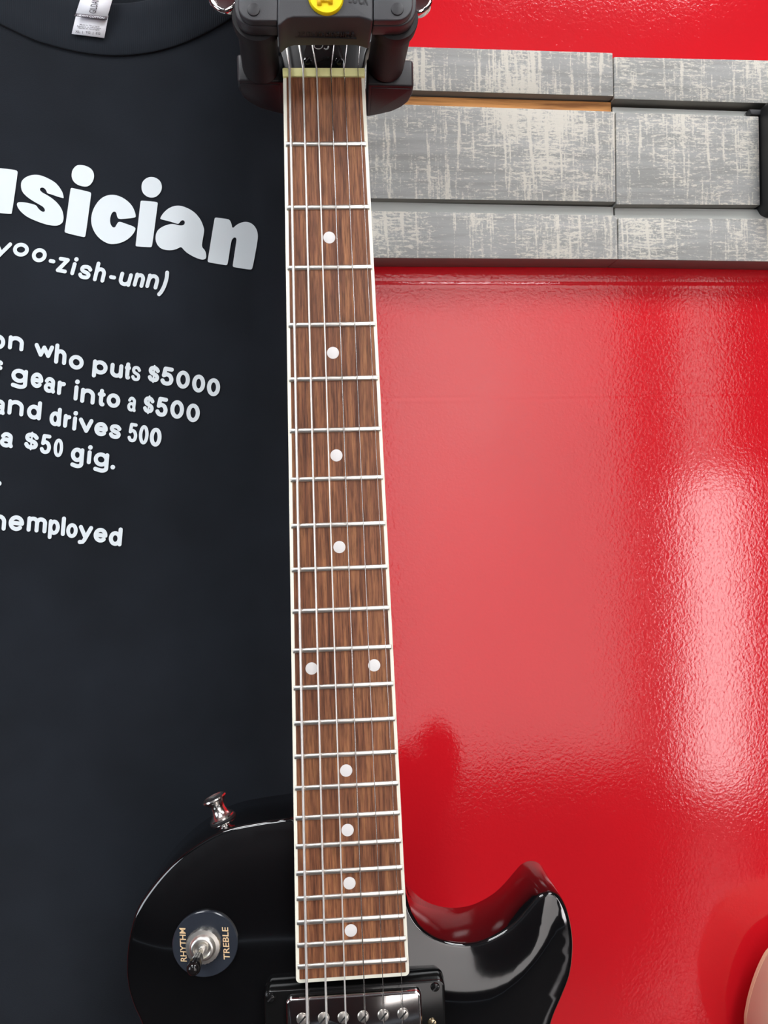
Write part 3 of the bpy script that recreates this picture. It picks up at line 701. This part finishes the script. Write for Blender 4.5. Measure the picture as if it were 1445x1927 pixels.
# pickup in the neck position
def qpx(pts, h): return [gl(x, y, h) for x, y in pts]
def rrect(c, ax, ay, w, h, r, n=6):
    o = []
    for sx, sy, a0 in ((1, 1, 0), (-1, 1, 90), (-1, -1, 180), (1, -1, 270)):
        for k in range(n + 1):
            a = math.radians(a0 + 90 * k / n); o.append(c + ax * (sx * (w / 2 - r) + r * math.cos(a)) + ay * (sy * (h / 2 - r) + r * math.sin(a)))
    return o
AX, AY = Vector((1, 0, 0)), Vector((0, 0, 1))
def ring_part():
    ft = .0030                                            # height of the ring's face
    tl, tr_ = gl(497, 1865.5, ft), gl(836.5, 1843.5, ft); w = (tr_ - tl).length; hgt = .0445
    ax = (tr_ - tl).normalized(); ax.y = 0; ax.normalize(); ay = Vector((-ax.z, 0, ax.x))
    c = (tl + tr_) / 2 - ay * hgt / 2; c.y = ft
    o1 = rrect(c, ax, ay, w, hgt, .0035); o0 = [Vector((c.x, TOP + .0004, c.z)) + (p - c) * 1.012 for p in o1]
    for p in o0: p.y = TOP + .0004
    ring = prism('pickup_ring', o1, o0, MRING, g, .0009, 3); ring['label'] = 'black plastic pickup surround'
    cl, cr = gl(538, 1880, -.0005), gl(792.5, 1864.5, -.0005); cw = (cr - cl).length; ch = .0385
    cc = (cl + cr) / 2 - ay * ch / 2; cc.y = -.0005
    cv = prism('pickup_cover', rrect(cc, ax, ay, cw, ch, .0030), rrect(cc + Vector((0, .0045, 0)), ax, ay, cw + .0006, ch + .0006, .0032), MCHROME, ring, .0012, 4); cv['label'] = 'chrome pickup cover'
    for px, py in ((568.7, 1917), (608.8, 1915.7), (645.9, 1914.8), (683.5, 1912.8), (721.3, 1910), (758.3, 1907.6)):
        screw('pole_screw', gl(px, py, -.0005), (0, -1, 0), .0029, MNICKEL, ring)
    for px, py in ((509, 1877), (818.7, 1857)): screw('ring_screw', gl(px, py, ft), (0, -1, 0), .0023, MRING, ring)
    for s in (-1, 1): screw('ring_screw', c + ax * s * (w / 2 - .0045) - ay * (hgt / 2 - .005), (0, -1, 0), .0023, MRING, ring)
    p = gl(813, 1924, ft); screw('height_screw', p, (0, -1, 0), .0023, MBRASS, ring); q = c * 2 - p; screw('height_screw', Vector((q.x, ft, p.z - (p - c).dot(ax) * 0 )) , (0, -1, 0), .0023, MBRASS, ring)
ring_part()
# selector switch
def switch():
    h = TOP - .0012; c = gl(386, 1776.5, h); r = (gl(448, 1776, h) - gl(324.5, 1776, h)).length / 2
    pl = lathe('switch_plate', [(r, -.0014), (r, 0), (r - .0004, .0004), (r * .3, .0004), (0, .0004)], c, (0, -1, 0), MPLATE, g, 64); pl['label'] = 'round dark plate lettered RHYTHM and TREBLE'
    hh = h - .0006
    for s, p0, p1, dx in (('RHYTHM', (351.5, 1809.5), (348.8, 1746.5), (-11.5, -.5)), ('TREBLE', (432.5, 1806), (429, 1745), (-11.5, -.6))):
        o = gl(*p0, hh); text_on('plate_lettering', s, o, gl(*p1, hh) - o, gl(p0[0] + dx[0], p0[1] + dx[1], hh) - o, MGOLD, pl)
    k = gl(383.4, 1777, h); prof = [(.0086, .0002), (.0087, .0016), (.0083, .0030), (.0066, .0034), (.0060, .0046), (.0052, .0054), (.0044, .0054), (.0040, .0036), (.0028, .0034), (.0024, .0044), (0, .0046)]
    bm = bmesh.new(); lathe_bm(bm, prof, k, (0, -1, 0), 56)
    for i, v in enumerate([v for v in bm.verts if .0081 < (Vector((v.co.x - k.x, 0, v.co.z - k.z))).length]):
        if (i // 1) % 2: v.co += (v.co - k).normalized() * .00025
    from_bm('switch_nut', bm, MNICKEL, pl, auto=50)
    tip = gl(362, 1827, -.0115); base = k + Vector((0, -.003, 0)); d = (tip - base); L = d.length
    lathe('switch_lever', [(.0015, 0), (.0015, L * .55), (0, L * .55)], base, d, MCHROME, pl, 16)
    lathe('switch_tip', [(.0018, L * .40), (.0024, L * .41), (.0028, L * .60), (.0033, L * .80), (.0034, L * .90), (.0029, L * .98), (.0018, L * 1.035), (0, L * 1.05)], base, d, mat('black_switch_cap', (.008, .007, .007), .12), pl, 28)
switch()
# strap button on the shoulder's side
def strap():
    p = gl(421, 1545, .037); pts = outline; i = min(range(len(pts)), key=lambda k: (pts[k] - Vector((p.x, -p.z))).length)
    t = (pts[(i + 1) % len(pts)] - pts[i - 1]).normalized(); nv = Vector((t.y, -t.x));
    if nv.y > 0: nv = -nv
    d = V3(nv.x, nv.y); o = V3(pts[i].x, pts[i].y, .034)
    b = lathe('strap_button', [(.0066, .0008), (.0066, .0018), (.0056, .0026), (.0042, .0040), (.0036, .0065), (.0040, .0090), (.0062, .0112), (.0068, .0122), (.0066, .0130), (.0058, .0130), (.0044, .0116), (0, .0112)], o, d, mat('bright_nickel', (.90, .86, .82), .2, 1), g, 40)
    lathe('felt_washer', [(.0072, -.0006), (.0072, .0009), (0, .0009)], o, d, MRUB, b, 32)
strap()

# ------------------------------------------------------------------ the locking wall hanger that holds the guitar
def D(px, py, d): return P(px, py, d - ZW)
HO = D(608, 160, .46)
hg = empty('guitar_hanger', HO, 'black locking wall hanger with a yellow button holding the black guitar', 'guitar hanger')
def pr(name, px, d0, d1, m, par=hg, bevel=0, seg=3):
    f = [D(x, y, d0) for x, y in px]; return prism(name, [p - HO for p in f], [Vector((p.x, d1 - ZW, p.z)) - HO for p in f], m, par, bevel, seg)
def circ(cx, cy, r, n=28): return [(cx + r * math.cos(2 * PI * k / n), cy + r * math.sin(2 * PI * k / n)) for k in range(n)]
# gate across the front of the headstock
gate_px = [(524, -95), (700, -95), (700, 36), (694, 38), (684, 34), (672, 31.5), (555, 31.5), (543, 35), (533, 44), (527, 50), (524, 50)]
gate_px = [(522, -95), (702, -95), (702, 40), (696, 38), (688, 35), (676, 32), (552, 32), (541, 35), (533, 41), (528, 46), (522, 48)]
gate = pr('gate', gate_px, .365, .388, MPLAS, hg, .0016, 4)
bt = lathe('button', [(.0083, -.0008), (.0083, .0012), (.0078, .0018), (0, .0018)], D(613, -3.5, .365) - HO, (0, -1, 0), MYEL, gate, 48); bt['label'] = 'round yellow button'
pr('button_mark', [(597, -10), (626, -10), (626, 7), (618, 7), (618, 3), (605, 3), (605, 9), (597, 9)], .3626, .3638, MYELD, gate)['label'] = 'deeper yellow mark'
o = D(656, 4, .3648) - HO; text_on('gate_lettering', 'LOCK', o, D(693, 9, .3648) - HO - o, D(658, -16, .3648) - HO - o, MFRAME, gate)
def under_mark():                                         # worn raised lettering in a groove under the gate
    z = D(608, 32, .365).z - HO.z - .0001
    xs = [D(x, 60, .378).x - HO.x for x in (558, 668)]
    y0 = .3775 - ZW - HO.y
    bm = bmesh.new()
    def bar(xa, xb, ya, yb, zz): prism_bm(bm, [(xa, ya, zz), (xb, ya, zz), (xb, yb, zz), (xa, yb, zz)], [(xa, ya, z + .0005), (xb, ya, z + .0005), (xb, yb, z + .0005), (xa, yb, z + .0005)])
    bar(xs[0] - .0008, xs[1] + .0008, y0 + .0028, y0 + .0033, z - .0005)
    n = 12
    for k in range(n):
        x = xs[0] + (xs[1] - xs[0]) * k / n
        for a, b, c, d in random.sample([(0, .0004, -.001, .002), (.0006, .0017, .0016, .002), (.0006, .0017, -.001, -.0006), (.0013, .0017, -.001, .002), (.0004, .0015, .0003, .0007)], 3): bar(x + a, x + b, y0 + c, y0 + d, z - .0004)
    from_bm('gate_underside_relief', bm, MPLASD, gate)
under_mark()
for s in (0, 1):
    mx = (lambda x: x) if s == 0 else (lambda x: 1219 - x + (6 if x < 500 else 0))
    def mir(l): return [(mx(x), y) for x, y in l] if s == 0 else [(1225 - x, y - 1) for x, y in reversed(l)]
    cap = [(522, -60), (522, 39)] + [(478 + 30 * math.cos(a), 10 + 29 * math.sin(a)) for a in [math.radians(90 + 90 * k / 8) for k in range(9)]] + [(448, -60)]
    cap2 = [(524, -66), (524, 50)] + [(478 + 37 * math.cos(a), 14 + 36 * math.sin(a)) for a in [math.radians(90 + 90 * k / 8) for k in range(9)]] + [(441, -66)]
    a = pr('arm_plate', mir(cap2), .3695, .377, MPLAS, hg, .0008, 3)
    pr('arm_cap', mir(cap), .365, .3692, MPLAS, a, .0007, 3)
    pr('pivot_pin', circ(*mir([(477, 17)])[0], 12), .3643, .3655, MPLASD, a, .0003, 2)
    c0 = D(*mir([(482, 32)])[0], .3772); c1 = Vector((c0.x, .4195 - ZW, c0.z))
    L = c1.y - c0.y
    r = lathe('roller', [(.0114, 0), (.0117, .0010), (.0114, .0062), (.0101, .0066), (.0098, .0100), (.0098, L - .001), (.0092, L)], c0 - HO, (0, 1, 0), MRUB, hg, 40)
    plan = [(534, 153, .420), (449, 153, .420), (447, 156, .4215), (449, 170, .4285), (457, 184, .437), (470, 194, .443), (488, 203, .4484), (512, 210, .4522), (536, 215, .4555)]
    zt_, zb_ = D(480, 102, .42).z - HO.z, D(480, 153, .42).z - HO.z
    pl = [D(*(mir([(x, y)])[0]), d) - HO for x, y, d in plan]
    yk = prism('yoke', [Vector((p.x, p.y, zb_)) for p in pl], [Vector((p.x, p.y, zt_)) for p in pl], MPLASD, hg, .0012, 3)
    cx_ = sum(p.x for p in pl) / len(pl); cy_ = sum(p.y for p in pl) / len(pl)
    prism('yoke_panel', [Vector((cx_ + (p.x - cx_) * .86, cy_ + (p.y - cy_) * .84, zb_ - .0004)) for p in pl], [Vector((cx_ + (p.x - cx_) * .86, cy_ + (p.y - cy_) * .84, zb_ + .0004)) for p in pl], MPLASD, yk, .0002, 2)
pr('crossbar', [(545, 150), (680, 150), (680, 204), (545, 204)], .4565, .470, MPLASD, hg, .002)
pr('mounting_arm', [(620, 152), (668, 152), (668, 203), (620, 203)], .4702, .5385, MPLASD, hg, .002)

# ------------------------------------------------------------------ second hanger plate and pale guitar at the right edge
bo = D(1530, 300, .55)
b2 = empty('guitar_hanger', bo, 'black rounded hanger plate at the right edge of the boards', 'guitar hanger')
plp = [(1431, 206), (1436, 200), (1600, 203), (1606, 210), (1606, 392), (1598, 404), (1452, 404), (1440, 399), (1433, 386)]
f = [D(x, y, .5385) - bo + Vector((0, -.016, 0)) for x, y in plp]
prism('mounting_plate', f, [Vector((p.x, -.0008 - bo.y, p.z)) for p in f], mat('black_powder_coat', lin(30, 31, 33), .4), b2, .003)
f = [D(x, y, .5385) - bo for x, y in [(1410, 205), (1436, 206), (1436, 217), (1414, 215)]]
prism('bracket_tab', f, [p + Vector((0, .006, 0)) for p in f], MPLASD, b2, .0006)
a0 = D(1518, 290, .5195) - bo
lathe('mounting_arm', [(.007, 0), (.007, .075), (0, .075)], a0, (0, -1, 0), MPLASD, b2, 20)
for s in (-1, 1):
    p = a0 + Vector((0, -.07, 0)); tube('yoke_arm', [p, p + Vector((s * .022, -.004, 0)), p + Vector((s * .030, -.02, 0)), p + Vector((s * .030, -.06, 0))], .006, MRUB, b2, 14, (0, 0, 1))
yt = -.014                                                # its face
oc = P(1828, 1990, yt); ag = empty('acoustic_guitar', oc, 'pale tan guitar body edging in at the lower right corner', 'guitar')
pe = [P(x, y, yt) for x, y in ((1402, 1925), (1405, 1895), (1411, 1868), (1421, 1836), (1433, 1808), (1447, 1786), (1478, 1761), (1525, 1741), (1590, 1727), (1680, 1720))]
cxw = oc.x; left = [(p.x - cxw, p.z - oc.z) for p in pe]
x0_, z0_ = left[0]
left = [(-.022, left[-1][1] + .001)] + list(reversed(left)) + [(x0_ + .002, z0_ - .03), (x0_ + .016, z0_ - .07), (x0_ + .022, z0_ - .11), (x0_ + .006, z0_ - .16), (x0_ - .030, z0_ - .23), (x0_ - .042, z0_ - .30), (x0_ - .020, z0_ - .36), (-.06, z0_ - .40)]
oc2 = [(p.x, p.y) for p in spline([(a, b, 0) for a, b in left + [(-a, b) for a, b in reversed(left)]], True, 5)]
sd = prism('body_side', [(a, -.044, b) for a, b in oc2], [(a, -.0008, b) for a, b in oc2], MTAN, ag, .001, 2)
prism('back_binding', [(a * 1.001, -.0018, b * 1.001) for a, b in oc2], [(a * 1.001, .0012, b * 1.001) for a, b in oc2], MTANEDGE, ag)['label'] = 'light wood rim'
prism('soundboard', [(a * .985, -.0452, b * .985) for a, b in oc2], [(a * .985, -.0436, b * .985) for a, b in oc2], MTAN, ag)
prism('sound_hole', [(.05 * math.cos(2 * PI * k / 32), -.0458, -.10 + .05 * math.sin(2 * PI * k / 32)) for k in range(32)], [(.05 * math.cos(2 * PI * k / 32), -.0452, -.10 + .05 * math.sin(2 * PI * k / 32)) for k in range(32)], MFRAME, ag)
zt = left[0][1]; z9 = zt + .37
box('neck', (-.022, -.046, zt - .01), (.022, -.026, z9 + .01), MTANEDGE, ag, .004)
box('fretboard', (-.0225, -.0515, zt - .05), (.0225, -.0462, z9), MROSE, ag, .0008)
prism('headstock', [(-.023, -.002, z9), (.023, -.002, z9), (.036, .012, z9 + .04), (.033, .03, z9 + .17), (-.033, .03, z9 + .17), (-.036, .012, z9 + .04)], [(-.023, .012, z9), (.023, .012, z9), (.036, .026, z9 + .04), (.033, .044, z9 + .17), (-.033, .044, z9 + .17), (-.036, .026, z9 + .04)], MTANEDGE, ag).location = (0, -.044, 0)
box('bridge', (-.075, -.053, zt - .30), (.075, -.0453, zt - .27), MROSE, ag, .001)
bpy.context.view_layer.update()
